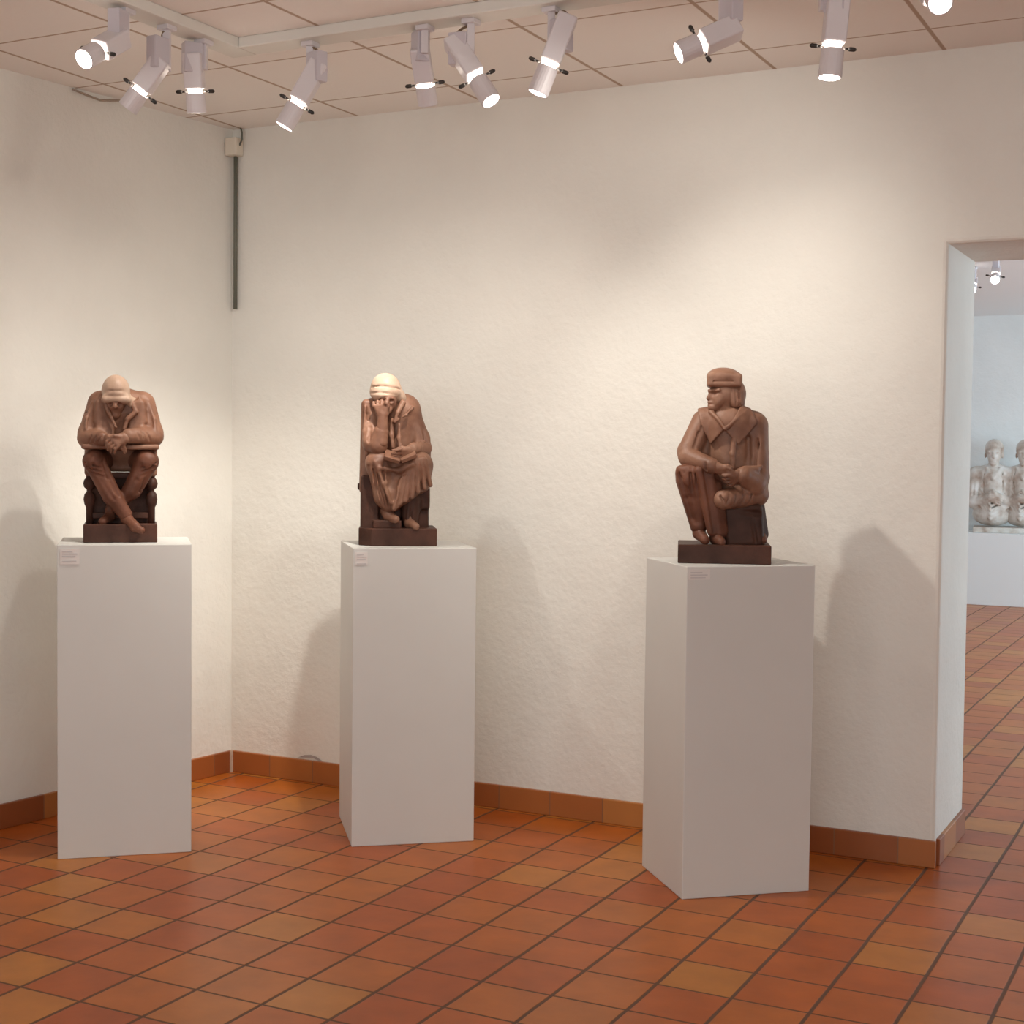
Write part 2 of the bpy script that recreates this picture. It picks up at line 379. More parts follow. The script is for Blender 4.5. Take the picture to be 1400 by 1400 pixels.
# ------------------------------------------------------------------ field modelling for the carved figures
class Field:
    def __init__(s, lo, hi, h=.06):
        s.h = h; s.lo = np.array(lo, float)
        s.ax = [np.arange(lo[i], hi[i] + h, h, dtype=np.float32) for i in range(3)]
        s.D = np.full([len(a) for a in s.ax], 3., np.float32)
    def box(s, lo, hi, pad):
        sl = []; cs = []
        for i in range(3):
            a = s.ax[i]; i0 = int(np.searchsorted(a, lo[i] - pad)); i1 = int(np.searchsorted(a, hi[i] + pad))
            i0 = max(0, min(i0, len(a) - 1)); i1 = max(i0 + 1, min(i1, len(a)))
            sl.append(slice(i0, i1)); cs.append(a[i0:i1])
        return tuple(sl), np.meshgrid(*cs, indexing='ij', sparse=True)
    def _do(s, lo, hi, fn, k, op):
        sl, (X, Y, Z) = s.box(lo, hi, k + .35)
        d = np.broadcast_to(fn(X, Y, Z), s.D[sl].shape).astype(np.float32); D = s.D[sl]
        k = max(k, 1e-4)
        if op == '+':
            h = np.clip(.5 + .5 * (D - d) / k, 0, 1); s.D[sl] = D + (d - D) * h - k * h * (1 - h)
        elif op == '-':
            h = np.clip(.5 - .5 * (D + d) / k, 0, 1); s.D[sl] = D + (-d - D) * h + k * h * (1 - h)
    def rc(s, a, b, r1, r2=None, k=.15, op='+'):
        if r2 is None: r2 = r1
        a = np.array(a, np.float32); b = np.array(b, np.float32); ba = b - a; L = float(ba @ ba) + 1e-9
        R = max(r1, r2)
        def fn(X, Y, Z):
            px, py, pz = X - a[0], Y - a[1], Z - a[2]
            h = np.clip((px * ba[0] + py * ba[1] + pz * ba[2]) / L, 0, 1)
            return np.sqrt((px - h * ba[0]) ** 2 + (py - h * ba[1]) ** 2 + (pz - h * ba[2]) ** 2) - (r1 + (r2 - r1) * h)
        s._do(np.minimum(a, b) - R, np.maximum(a, b) + R, fn, k, op); return s
    def path(s, pts, r, k=.1, op='+', r2=None):
        n = len(pts) - 1
        for i in range(n):
            q0 = r if r2 is None else r + (r2 - r) * i / n
            q1 = r if r2 is None else r + (r2 - r) * (i + 1) / n
            s.rc(pts[i], pts[i + 1], q0, q1, k, op)
        return s
    def ell(s, c, r, rot=(0, 0, 0), k=.15, op='+'):
        M = np.array(Euler([math.radians(v) for v in rot]).to_matrix().transposed(), np.float32)
        R = max(r); c = np.array(c, np.float32)
        def fn(X, Y, Z):
            x, y, z = X - c[0], Y - c[1], Z - c[2]
            q = [M[i, 0] * x + M[i, 1] * y + M[i, 2] * z for i in range(3)]
            k0 = np.sqrt(sum((q[i] / r[i]) ** 2 for i in range(3))); k1 = np.sqrt(sum((q[i] / r[i] ** 2) ** 2 for i in range(3))) + 1e-6
            return k0 * (k0 - 1) / k1
        s._do(c - R, c + R, fn, k, op); return s
    def bx(s, c, half, rot=(0, 0, 0), rnd=.05, k=.1, op='+'):
        M = np.array(Euler([math.radians(v) for v in rot]).to_matrix().transposed(), np.float32)
        c = np.array(c, np.float32); R = float(np.linalg.norm(half))
        def fn(X, Y, Z):
            x, y, z = X - c[0], Y - c[1], Z - c[2]
            q = [np.abs(M[i, 0] * x + M[i, 1] * y + M[i, 2] * z) - (half[i] - rnd) for i in range(3)]
            o = np.sqrt(sum(np.maximum(v, 0) ** 2 for v in q))
            return o + np.minimum(np.maximum(np.maximum(q[0], q[1]), q[2]), 0) - rnd
        s._do(c - R, c + R, fn, k, op); return s
    def shell_patch(s, other, poly, off, ymax, rnd=.04):
        """a cloth patch: the outline poly (x, z) seen from the front, hugging the surface of another field"""
        X, Y, Z = np.meshgrid(*s.ax, indexing='ij', sparse=True)
        P = np.array(poly, np.float32); d = np.full((len(s.ax[0]), len(s.ax[2])), 1e9, np.float32); sg = np.ones_like(d)
        x = s.ax[0][:, None]; z = s.ax[2][None, :]
        for i in range(len(P)):
            a = P[i]; b = P[i - 1]; e = b - a; wx = x - a[0]; wz = z - a[1]
            t = np.clip((wx * e[0] + wz * e[1]) / (e @ e), 0, 1)
            d = np.minimum(d, (wx - e[0] * t) ** 2 + (wz - e[1] * t) ** 2)
            c1 = z >= a[1]; c2 = z < b[1]; c3 = e[0] * wz > e[1] * wx
            fl = (c1 & c2 & c3) | (~c1 & ~c2 & ~c3); sg = np.where(fl, -sg, sg)
        d2 = (sg * np.sqrt(d))[:, None, :]
        v = np.maximum(d2 + rnd, other.D - off)
        v = np.maximum(v, Y - ymax)
        s.D = np.minimum(s.D, v - rnd * .5); return s
    def ridges(s, fn, lo, hi):
        """add a carved relief: D += fn(X, Y, Z) inside the box"""
        sl, (X, Y, Z) = s.box(lo, hi, 0); s.D[sl] = s.D[sl] + fn(X, Y, Z).astype(np.float32); return s
    def mesh(s, name, mat, parent, scale):
        D = s.D; ins = D < 0
        nx, ny, nz = D.shape
        cnt = np.zeros((nx - 1, ny - 1, nz - 1), np.int8); acc = np.zeros((nx - 1, ny - 1, nz - 1, 3), np.float32); num = np.zeros_like(cnt, dtype=np.float32)
        def sub(di, dj, dk): return (slice(di, nx - 1 + di), slice(dj, ny - 1 + dj), slice(dk, nz - 1 + dk))
        for c in range(8): cnt += ins[sub(c & 1, c >> 1 & 1, c >> 2 & 1)]
        act = (cnt > 0) & (cnt < 8)
        for axis in range(3):
            o1, o2 = [q for q in range(3) if q != axis]
            for a in (0, 1):
                for b in (0, 1):
                    p0 = [0, 0, 0]; p0[o1] = a; p0[o2] = b; p1 = list(p0); p1[axis] = 1
                    d0 = D[sub(*p0)]; d1 = D[sub(*p1)]
                    m = (d0 < 0) != (d1 < 0)
                    t = np.where(m, d0 / np.where(m, d0 - d1, 1), 0)
                    for ax in range(3):
                        acc[..., ax] += np.where(m, t if ax == axis else float(p0[ax]), 0)
                    num += m
        idx = np.full(act.shape, -1, np.int64); ii = np.argwhere(act); idx[act] = np.arange(len(ii))
        V = (ii + acc[act] / num[act][:, None]) * s.h + s.lo
        F = []
        for axis in range(3):
            o1, o2 = (axis + 1) % 3, (axis + 2) % 3
            sl0 = [slice(None)] * 3; sl1 = [slice(None)] * 3; sl0[axis] = slice(0, -1); sl1[axis] = slice(1, None)
            a = ins[tuple(sl0)]; b = ins[tuple(sl1)]; cr = np.argwhere(a != b)
            ok = (cr[:, o1] > 0) & (cr[:, o2] > 0) & (cr[:, o1] < D.shape[o1] - 1) & (cr[:, o2] < D.shape[o2] - 1)
            cr = cr[ok]
            if not len(cr): continue
            q = []
            for u, v in ((-1, -1), (0, -1), (0, 0), (-1, 0)):
                w = cr.copy(); w[:, o1] += u; w[:, o2] += v; q.append(idx[w[:, 0], w[:, 1], w[:, 2]])
            q = np.stack(q, 1); fl = a[cr[:, 0], cr[:, 1], cr[:, 2]]
            q[~fl] = q[~fl][:, ::-1]; F.append(q)
        F = np.concatenate(F); F = F[(F >= 0).all(1)]
        V = V * scale
        me = bpy.data.meshes.new(name)
        me.vertices.add(len(V)); me.vertices.foreach_set('co', V.astype(np.float32).ravel())
        me.loops.add(F.size); me.loops.foreach_set('vertex_index', F.astype(np.int32).ravel())
        me.polygons.add(len(F)); me.polygons.foreach_set('loop_start', np.arange(0, F.size, 4, dtype=np.int32))
        me.polygons.foreach_set('use_smooth', np.ones(len(F), bool))
        me.update(calc_edges=True); me.validate()
        return link(name, me, mat, parent)

def hand(f, wrist, knuck, tips, side, r=.17, thumb=None, palm=.3):
    """palm from wrist to knuckles, four bent fingers of unequal length, a thumb off the side of the palm"""
    w = np.array(wrist, float); kn = np.array(knuck, float); sd = np.array(side, float) * 1.38; r = r * .85
    for j in (-1.5, -.5, .5, 1.5):
        f.rc(w + sd * j * .5, kn + sd * j * .75, palm * .85, r * 1.1, k=.12)
    for j, (L, (mid, tip)) in enumerate(zip((.86, 1., .95, .75), [tips] * 4)):
        b = kn + sd * (j - 1.5)
        m = b + np.array(mid) * L; t = m + np.array(tip) * L
        f.rc(b, m, r, r * .92, k=.02).rc(m, t, r * .92, r * .75, k=.02)
    if thumb:
        a, b, c = [np.array(v, float) for v in thumb]
        f.rc(a, b, r * 1.25, r * 1.05, k=.1).rc(b, c, r * 1.05, r * .8, k=.05)

def place(ped, off_x, off_y, rot, name, label):
    c, a, h = ped; v = Vector((off_x, off_y, 0)); v.rotate(Euler((0, 0, a)))
    return thing(name, label, 'sculpture', (c.x + v.x, c.y + v.y, h), rot, 'brown figure sculptures on pedestals')

def block(t, w, d, h, u, mat, cham=.06):
    bm = bmesh.new(); add_box(bm, (0, 0, h * u / 2), (w * u / 2, d * u / 2, h * u / 2))
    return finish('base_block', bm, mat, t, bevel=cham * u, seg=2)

# ---- figure one: seated, bent over, forearms crossed on the knees, head bowed
def figure_bowed():
    u = .0552
    t = place(PL, -.017, .0, math.radians(41.5), 'seated_sculpture', 'brown sculpture of a seated figure in a headscarf, head bowed over crossed forearms')
    block(t, 4.78, 4.2, 1.22, u, M_CLAYDARK)
    # coat
    c = Field((-3.4, -3.4, 4.0), (3.4, 2.6, 11.2))
    c.ell((0, .9, 6.3), (1.9, 1.25, 1.5)).rc((0, .9, 6.5), (0, .1, 9.0), 1.5, 1.45, k=.4)
    c.ell((0, .35, 8.8), (2.0, 1.3, 1.42), k=.4)
    c.rc((-1.25, -.1, 9.4), (1.35, -.1, 9.4), .78, k=.3)
    c.rc((-1.4, -.1, 9.25), (-2.1, -.75, 7.3), .76, .66, k=.25).rc((-2.1, -.75, 7.3), (-2.15, -1.0, 6.95), .66, .66)
    c.rc((1.5, -.1, 9.25), (2.12, -.75, 7.35), .80, .68, k=.25).rc((2.12, -.75, 7.35), (2.15, -1.0, 7.1), .66, .64)
    # sleeves along the forearms
    c.rc((-2.1, -1.0, 6.95), (-1.15, -2.25, 6.92), .66, .47, k=.12)
    c.rc((2.15, -1.0, 7.1), (.95, -2.25, 7.15), .66, .48, k=.12)
    c.rc((.55, -2.45, 7.12), (.98, -2.18, 7.14), .5, .52, k=.06)
    # coat fronts hanging forward from the shoulders
    c.bx((-1.05, -1.15, 8.2), (.62, .35, 1.35), (-6, 0, 12), rnd=.25, k=.35)
    c.bx((1.05, -1.15, 8.3), (.55, .35, 1.25), (-6, 0, -12), rnd=.25, k=.35)
    c.rc((-.1, -1.9, 9.0), (-.25, -2.0, 7.6), .62, .22, k=.2, op='-')
    c.rc((.25, -1.9, 9.0), (-.1, -2.0, 7.8), .5, .22, k=.2, op='-')
    # hem of the coat lying over the knees
    c.bx((0, -.85, 6.38), (2.5, 1.35, .16), rnd=.1, k=.08)
    c.bx((0, 1.2, 5.7), (2.3, 1.3, 1.0), rnd=.3, k=.2).bx((-1.75, .4, 5.3), (.6, 1.4, .9), rnd=.25, k=.2).bx((1.8, .4, 5.3), (.6, 1.4, .9), rnd=.25, k=.2)
    # lapels
    c.path([(-1.0, -1.55, 9.35), (-.72, -1.72, 8.6), (-.3, -1.75, 7.7)], .16, k=.06, r2=.1)
    c.path([(.75, -1.5, 9.3), (1.0, -1.65, 8.75), (.45, -1.72, 8.25)], .17, k=.06)
    c.path([(.45, -1.72, 8.25), (.25, -1.72, 7.6)], .13, k=.06)
    # sleeve folds
    for s_, x in ((-1, -2.25), (1, 2.25)):
        for i in range(4):
            z = 7.25 + i * .42
            c.rc((x - s_ * .75, -1.35 + i * .1, z + .05), (x + s_ * .42, -.75 + i * .1, z - .28 + .15 * i), .075, .06, k=.12, op='-')
    for i in range(3):
        c.rc((1.1 + i * .32, -2.75 + i * .3, 7.35), (1.35 + i * .3, -2.55 + i * .3, 6.75), .06, .05, k=.1, op='-')
        c.rc((-1.25 - i * .3, -2.7 + i * .3, 7.1), (-1.45 - i * .3, -2.5 + i * .3, 6.6), .06, .05, k=.1, op='-')
    for s_ in (-1, 1):
        c.path([(s_ * 1.2, -1.15, 9.75), (s_ * 1.5, -1.25, 8.9), (s_ * 1.62, -1.35, 8.1)], .07, k=.22)
        c.path([(s_ * 1.85, -.85, 9.3), (s_ * 2.2, -1.2, 8.3), (s_ * 2.25, -1.5, 7.6)], .06, k=.22)
    c.mesh('coat', M_CLAY, t, u)
    # body: head, hands, shins, feet
    f = Field((-2.8, -3.6, .3), (2.8, 1.6, 11.0))
    f.rc((0, -.2, 8.7), (-.25, -.8, 9.6), .7, .6)
    f.ell((-.3, -1.2, 9.85), (.78, .85, .95), (40, 0, 0))
    f.ell((-.32, -1.5, 9.2), (.58, .5, .70), (42, 0, 0))
    f.rc((-.33, -2.0, 9.36), (-.35, -2.08, 9.05), .11, .15, k=.1)
    f.ell((-.34, -1.4, 8.55), (.34, .32, .34), k=.2)
    f.rc((-.72, -1.85, 9.4), (.06, -1.85, 9.4), .1, .1, k=.1)
    for s_ in (-1, 1): f.ell((-.33 + s_ * .27, -1.93, 9.2), (.16, .13, .12), k=.08, op='-')
    f.rc((-.55, -1.92, 8.78), (-.12, -1.92, 8.78), .045, k=.06, op='-')
    # torso under the coat and thighs
    f.rc((0, .7, 6.4), (0, 0, 8.8), 1.2, 1.1, k=.4)
    ft = Field((-.4, -3.2, .3), (2.2, -.6, 2.6))
    ft.rc((.36, -1.55, 1.85), (.42, -1.6, 1.5), .38).rc((.36, -1.55, 1.6), (.98, -2.3, 1.12), .38, .3, k=.15).rc((.9, -2.2, 1.02), (1.35, -2.45, .85), .3, .24, k=.1)
    ft.mesh('foot', M_CLAYRED, t, u)
    ft = Field((-2.0, -2.4, .8), (.2, .2, 2.8))
    ft.rc((-.66, -.76, 2.1), (-.7, -.75, 1.7), .34).rc((-.7, -.75, 1.7), (-1.15, -1.5, 1.4), .36, .28, k=.15)
    ft.mesh('foot', M_CLAYRED, t, u)
    g = Field((-2.9, -3.0, 1.2), (2.9, 2.0, 6.6))
    g.rc((-1.0, 1.0, 5.5), (-1.68, -1.55, 5.45), .85, .74).rc((1.0, 1.0, 5.5), (1.72, -1.55, 5.45), .85, .76)
    g.rc((-1.68, -1.55, 5.4), (-.55, -1.62, 3.1), .72, .62, k=.2).rc((-.55, -1.62, 3.1), (.33, -1.6, 1.85), .6, .45, k=.15)
    g.rc((1.72, -1.55, 5.4), (.75, -1.25, 3.5), .74, .64, k=.2).rc((.75, -1.25, 3.5), (-.62, -.78, 2.15), .54, .42, k=.15)
    g.path([(-1.75, -2.32, 5.2), (-1.2, -2.35, 4.1), (-.4, -2.25, 2.9)], .07, k=.16, op='-')
    g.path([(1.35, -2.3, 5.2), (1.0, -2.05, 4.2), (.4, -1.85, 3.3)], .07, k=.16, op='-')
    g.path([(-1.1, -2.1, 5.4), (-.75, -2.1, 4.3), (-.1, -2.05, 3.1)], .06, k=.16, op='-')
    g.path([(2.1, -2.15, 5.1), (1.6, -1.9, 4.2), (1.2, -1.6, 3.4)], .06, k=.16, op='-')
    for q in range(3):
        g.rc((-2.2 + .12 * q, -2.0, 5.35 - .3 * q), (-1.2 + .12 * q, -2.25, 4.95 - .3 * q), .05, k=.14, op='-')
        g.rc((2.3 - .12 * q, -2.0, 5.35 - .3 * q), (1.3 - .12 * q, -2.2, 4.95 - .3 * q), .05, k=.14, op='-')
    g.mesh('trousers', M_CLAYRED, t, u)
    # forearms and hands
    f.rc((-1.6, -1.75, 6.95), (-.75, -2.6, 6.88), .4, .3).rc((1.3, -2.0, 7.15), (.3, -2.7, 7.0), .42, .32)
    hand(f, (-.7, -2.62, 6.88), (-.15, -2.75, 6.72), ((.38, -.02, -.22), (.12, .1, -.34)), (.03, .05, -.16), r=.125, palm=.26, thumb=((-.5, -2.7, 7.05), (-.15, -2.85, 7.12), (.15, -2.85, 7.0)))
    hand(f, (.25, -2.72, 6.98), (-.35, -2.95, 6.72), ((-.3, -.02, -.3), (-.05, .12, -.36)), (.12, -.02, -.13), r=.135, palm=.27, thumb=((.0, -2.9, 7.05), (-.35, -3.0, 7.12), (-.7, -2.95, 7.0)))
    f.mesh('figure', M_CLAY, t, u)
    # headscarf
    h = Field((-1.9, -3.2, 8.2), (1.4, .6, 11.9))
    h.ell((-.3, -1.15, 10.08), (.93, 1.1, 1.15), (28, 0, 0))
    h.rc((-.95, -1.9, 9.55), (.42, -1.9, 9.55), .27, .27, k=.3)
    h.rc((-.98, -1.2, 9.45), (-.85, -.5, 9.2), .3, .4, k=.2).rc((.42, -1.2, 9.55), (.95, -.8, 9.35), .36, .32, k=.2)
    h.rc((.45, -1.75, 9.5), (.72, -1.5, 9.1), .22, .12, k=.15)
    h.path([(-1.2, -2.05, 9.78), (-.3, -2.3, 9.74), (.6, -2.05, 9.78)], .06, k=.08, op='-')
    h.path([(-1.2, -2.0, 10.12), (-.3, -2.3, 10.1), (.6, -2.0, 10.14)], .045, k=.1, op='-')
    h.ell((-.32, -1.85, 8.92), (.68, .8, .5), k=.06, op='-')
    h.mesh('headscarf', M_CLAYLIT, t, u)
    # stool with turned posts
    s = bpy.data.objects.new('stool', None)
    bm = bmesh.new(); add_box(bm, (0, .65 * u, 4.45 * u), (2.15 * u, 1.35 * u, .2 * u)); add_box(bm, (0, .75 * u, 2.75 * u), (1.9 * u, .75 * u, 1.6 * u))
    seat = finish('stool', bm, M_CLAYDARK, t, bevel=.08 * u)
    prof = [(.24, 1.18), (.24, 2.3), (.34, 2.5), (.4, 2.85), (.34, 3.2), (.2, 3.35), (.2, 3.5), (.36, 3.65), (.42, 3.9), (.36, 4.15), (.24, 4.3), (.24, 5.3)]
    for x in (-2.02, 2.02):
        for y in (-.55, 1.75):
            bm = bmesh.new(); add_lathe(bm, [(r * u, z * u) for r, z in prof], 20, Matrix.Translation((x * u, y * u, 0)))
            finish('stool_leg', bm, M_CLAYDARK, seat, smooth=True)
    for y in (-.55, 1.75):
        bm = bmesh.new(); add_box(bm, (0, y * u, 1.75 * u), (2.0 * u, .12 * u, .2 * u)); finish('stool_rung', bm, M_CLAYDARK, seat, bevel=.05 * u)
    bpy.data.objects.remove(s)
    return t

# ---- figure two: draped, seated, head propped on one hand, book in the other
def figure_reading():
    u = .0572
    t = place(PM, -.040, .0, math.radians(34), 'seated_sculpture', 'brown sculpture of a draped seated figure, head propped on one hand, holding a book')
    bm = bmesh.new()
    add_prism(bm, [(-1.75 * u, -2.1 * u), (2.62 * u, -2.1 * u), (2.62 * u, 2.1 * u), (-2.45 * u, 2.1 * u), (-2.6 * u, -1.35 * u)], 0, 1.18 * u)
    finish('base_block', bm, M_CLAYDARK, t, bevel=.06 * u)
    c = Field((-3.0, -3.2, 2.4), (3.1, 2.3, 10.8))     # cloak and robe
    c.ell((.15, .5, 6.6), (1.9, 1.2, 2.2)).rc((.1, .4, 7.0), (.35, .1, 9.0), 1.45, 1.25, k=.4)
    c.rc((-1.5, .1, 9.1), (.55, .1, 9.3), .72, .75, k=.3).ell((.5, .1, 9.3), (.85, .8, .75), k=.3)
    c.rc((.7, 0, 9.15), (1.5, -.35, 7.2), .76, .68, k=.25).rc((1.5, -.35, 7.2), (1.72, -.75, 6.55), .68, .58, k=.2)
    c.ell((1.6, .35, 6.0), (.72, .85, 1.8), k=.3)
    c.rc((1.72, -.85, 6.6), (.95, -1.85, 6.5), .55, .42, k=.15)
    # cloak falling straight on the raised-arm side
    c.bx((-2.02, .15, 6.6), (.48, 1.15, 3.2), (0, 1, 0), rnd=.3, k=.2)
    c.rc((-1.65, -.1, 9.2), (-1.7, -1.3, 6.9), .72, .7, k=.15)
    c.rc((-1.7, -1.3, 6.9), (-1.35, -1.7, 6.6), .68, .62, k=.1)
    c.rc((-1.35, -1.75, 6.8), (-1.15, -1.85, 7.6), .6, .5, k=.1)
    c.path([(-2.2, -1.15, 9.3), (-2.25, -1.25, 7.6), (-2.1, -1.3, 6.1), (-2.2, -1.0, 4.2)], .1, k=.2)
    c.path([(-1.95, -1.3, 8.9), (-1.9, -1.6, 7.9), (-1.95, -1.9, 7.0)], .12, k=.1, op='-')
    # lapels and long robe front
    c.path([(.3, -1.15, 9.6), (-.05, -1.5, 8.9), (-.25, -1.6, 8.3)], .2, k=.08, r2=.1)
    c.path([(-.25, -1.6, 8.3), (.5, -1.45, 8.75), (1.0, -1.0, 9.3)], .09, k=.1)
    c.path([(.1, -1.5, 8.1), (.05, -1.68, 7.2), (.15, -1.75, 6.6)], .14, k=.2)
    c.path([(-.4, -1.3, 8.4), (-.45, -1.42, 7.4), (-.35, -1.5, 6.6)], .14, k=.2)
    c.path([(-.1, -1.85, 8.1), (-.18, -1.95, 7.0)], .12, k=.08, op='-')
    for i in range(3):
        c.path([(.75 + i * .3, -1.35 + i * .2, 9.0 - i * .2), (1.15 + i * .28, -1.25 + i * .2, 8.0), (1.2 + i * .3, -1.25 + i * .15, 7.1)], .06, k=.18, op='-')
    c.path([(1.05, -1.3, 7.4), (1.2, -1.45, 7.05)], .2, k=.12, op='-')
    for q in range(5):
        c.path([(.15 + q * .3, -1.45 + q * .07, 8.6 - q * .1), (.3 + q * .3, -1.6 + q * .1, 7.7), (.35 + q * .27, -1.65 + q * .12, 6.9)], .06, k=.2, op='-')
    for q in range(3):
        c.path([(-2.35 + q * .2, -1.0 - .05 * q, 8.8), (-2.35 + q * .18, -1.05 - .05 * q, 5.5), (-2.3 + q * .18, -1.0, 3.8)], .05, k=.18, op='-')
        c.path([(2.0 - q * .2, -.75 - q * .15, 8.0), (2.25 - q * .25, -.9 - q * .15, 6.9)], .05, k=.18, op='-')
    c.mesh('cloak', M_CLAY, t, u)
    # skirt over the knees, fanning folds
    k_ = Field((-2.7, -3.3, 1.2), (2.9, 1.8, 7.6))
    k_.rc((-.9, .8, 5.3), (-1.3, -1.5, 5.5), .9, .85, k=.3).rc((1.0, .8, 5.4), (1.42, -1.45, 5.4), .9, .9, k=.3)
    k_.rc((-1.3, -1.5, 5.5), (-.95, -1.4, 3.2), .83, .6, k=.3).rc((-.95, -1.4, 3.4), (-.6, -1.35, 2.7), .6, .52, k=.3)
    k_.rc((1.4, -1.45, 5.4), (1.42, -.95, 4.3), .88, .85, k=.3)
    k_.rc((.35, -1.2, 5.2), (.2, -1.2, 3.4), .95, .75, k=.5).rc((.9, -1.2, 5.3), (.55, -1.25, 3.8), .9, .85, k=.4)
    k_.rc((-.3, -1.4, 3.4), (-.35, -1.5, 2.85), .7, .55, k=.3)
    # fan of ridges from the far knee to the hem, then grooves between
    for i, (x1, z1) in enumerate(((2.15, 4.1), (1.75, 3.9), (1.3, 3.65), (.9, 3.3), (.5, 3.0), (.1, 2.6), (-.3, 2.5))):
        x0 = 1.75 - i * .22; yb = -2.1 - .1 * min(i, 3)
        k_.rc((x0, -2.25, 5.9 - i * .06), (x1, yb + .2, z1), .1, .17, k=.16)
        k_.rc((x0 - .12, -2.4, 5.7), (x1 - .22, yb + .1, z1 - .1), .05, .09, k=.14, op='-')
    k_.path([(-1.55, -2.4, 5.6), (-1.0, -2.35, 4.2), (-.5, -2.2, 2.9)], .1, k=.2)
    k_.path([(-.95, -2.4, 5.5), (-.35, -2.2, 4.3), (-.2, -2.15, 3.2)], .12, k=.16, op='-')
    k_.path([(-1.2, -2.4, 5.2), (.0, -2.1, 5.05), (.9, -2.4, 5.5)], .13, k=.2)
    k_.path([(-1.0, -2.45, 4.8), (.0, -2.2, 4.65), (.8, -2.5, 5.1)], .08, k=.16, op='-')
    for q in range(4):
        k_.path([(-1.95 + q * .3, -2.05 - q * .1, 5.3), (-1.75 + q * .27, -2.1 - q * .04, 4.2), (-1.2 + q * .2, -1.95, 2.7)], .055, k=.16, op='-')
        k_.path([(-1.8 + q * .3, -2.1 - q * .1, 5.2), (-1.6 + q * .27, -2.12 - q * .04, 4.2), (-1.08 + q * .2, -1.95, 2.7)], .05, k=.16)
    k_.rc((2.4, -1.7, 3.0), (.5, -2.3, 2.4), .55, .5, k=.12, op='-')
    k_.mesh('skirt', M_CLAY, t, u)
    sk = Field((-2.7, -2.4, .9), (2.6, 2.0, 5.0))      # seat and dark underskirt
    sk.bx((-1.85, .25, 2.85), (.6, 1.55, 1.85), rnd=.12, k=.1).bx((.8, .5, 2.4), (1.35, 1.25, 1.45), rnd=.2)
    sk.bx((-.7, .2, 2.4), (.9, 1.3, 1.35), rnd=.15).bx((1.35, .4, 3.2), (.85, 1.5, .8), rnd=.2).bx((-2.45, .6, 3.9), (.2, .9, .22), rnd=.08)
    sk.rc((.9, -.9, 3.0), (.85, -1.15, 1.7), .75, .55, k=.2)
    for x in (.45, .85, 1.3, 1.7): sk.rc((x + .2, -1.7, 3.6), (x, -1.6, 1.8), .07, k=.12, op='-')
    sk.bx((-.7, -1.3, 1.42), (.95, .65, .3), rnd=.08, k=.05)
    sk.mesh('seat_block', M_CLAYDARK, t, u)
    f = Field((-2.2, -3.4, .9), (2.2, 1.2, 11.2))      # body: head, hands, feet
    f.rc((.1, 0, 8.8), (-.5, -.6, 9.8), .62, .55)
    f.ell((-.8, -.95, 10.25), (.85, .92, .98), (25, 0, -10)).ell((-.72, -1.45, 9.65), (.6, .55, .72), (28, 12, -10))
    f.rc((-.75, -1.98, 9.85), (-.82, -2.15, 9.5), .12, .17, k=.1).rc((-1.12, -1.85, 9.88), (-.4, -1.9, 9.82), .1, k=.1)
    f.ell((-.92, -1.98, 9.72), (.15, .13, .1), k=.06, op='-').ell((-.5, -1.98, 9.68), (.15, .13, .1), k=.06, op='-')
    f.rc((-.95, -2.05, 9.28), (-.6, -2.05, 9.26), .045, k=.05, op='-').ell((-.76, -1.75, 9.08), (.34, .3, .28), k=.15)
    # propping arm and fist
    f.rc((-1.15, -1.95, 6.9), (-1.05, -1.95, 8.75), .42, .33, k=.1)
    hand(f, (-1.08, -1.95, 8.8), (-1.25, -1.95, 9.35), ((-.02, .12, .3), (.22, .22, -.05)), (.19, -.06, .02), r=.14, palm=.27, thumb=((-.85, -2.1, 9.0), (-.7, -2.15, 9.3), (-.72, -2.05, 9.55)))
    # book hand
    f.rc((1.3, -1.6, 6.55), (.75, -2.15, 6.35), .38, .3)
    hand(f, (.75, -2.2, 6.35), (.25, -2.5, 6.12), ((-.36, -.03, -.08), (-.3, .08, .0)), (.05, .1, -.17), r=.12, palm=.25, thumb=((.55, -2.35, 6.5), (.2, -2.45, 6.6), (-.15, -2.4, 6.5)))
    # feet
    f.rc((-.75, -1.2, 2.3), (-.55, -1.5, 1.95), .42, .4).rc((-.55, -1.5, 1.92), (-.15, -2.2, 1.78), .36, .26, k=.15)
    f.rc((.75, -1.1, 1.9), (.8, -1.35, 1.55), .42, .38).rc((.8, -1.35, 1.5), (1.2, -2.1, 1.32), .34, .25, k=.15)
    f.rc((0, .5, 6), (.1, .1, 8.8), 1.0, .9)
    f.mesh('figure', M_CLAY, t, u)
    h = Field((-2.4, -2.6, 8.8), (1.0, 1.0, 12.0))
    h.ell((-.84, -.85, 10.55), (1.02, 1.14, 1.02), (20, -12, 0)).ell((-.84, -1.0, 10.28), (1.04, 1.1, .62), (14, -8, 0), k=.25)
    h.rc((.1, -.8, 10.0), (.3, -.4, 9.6), .42, .4, k=.3)
    h.path([(-1.95, -1.2, 10.22), (-1.3, -2.0, 10.22), (-.5, -2.1, 10.15), (.2, -1.6, 10.0)], .05, k=.1, op='-')
    h.path([(-1.9, -1.1, 10.6), (-1.2, -1.9, 10.66), (-.4, -1.95, 10.58), (.2, -1.3, 10.45)], .045, k=.12, op='-')
    h.ell((-.8, -1.75, 9.3), (.75, .85, .62), (0, 8, 0), k=.06, op='-')
    h.mesh('headscarf', M_CLAYLIT, t, u)
    # open book in the lap
    bm = bmesh.new()
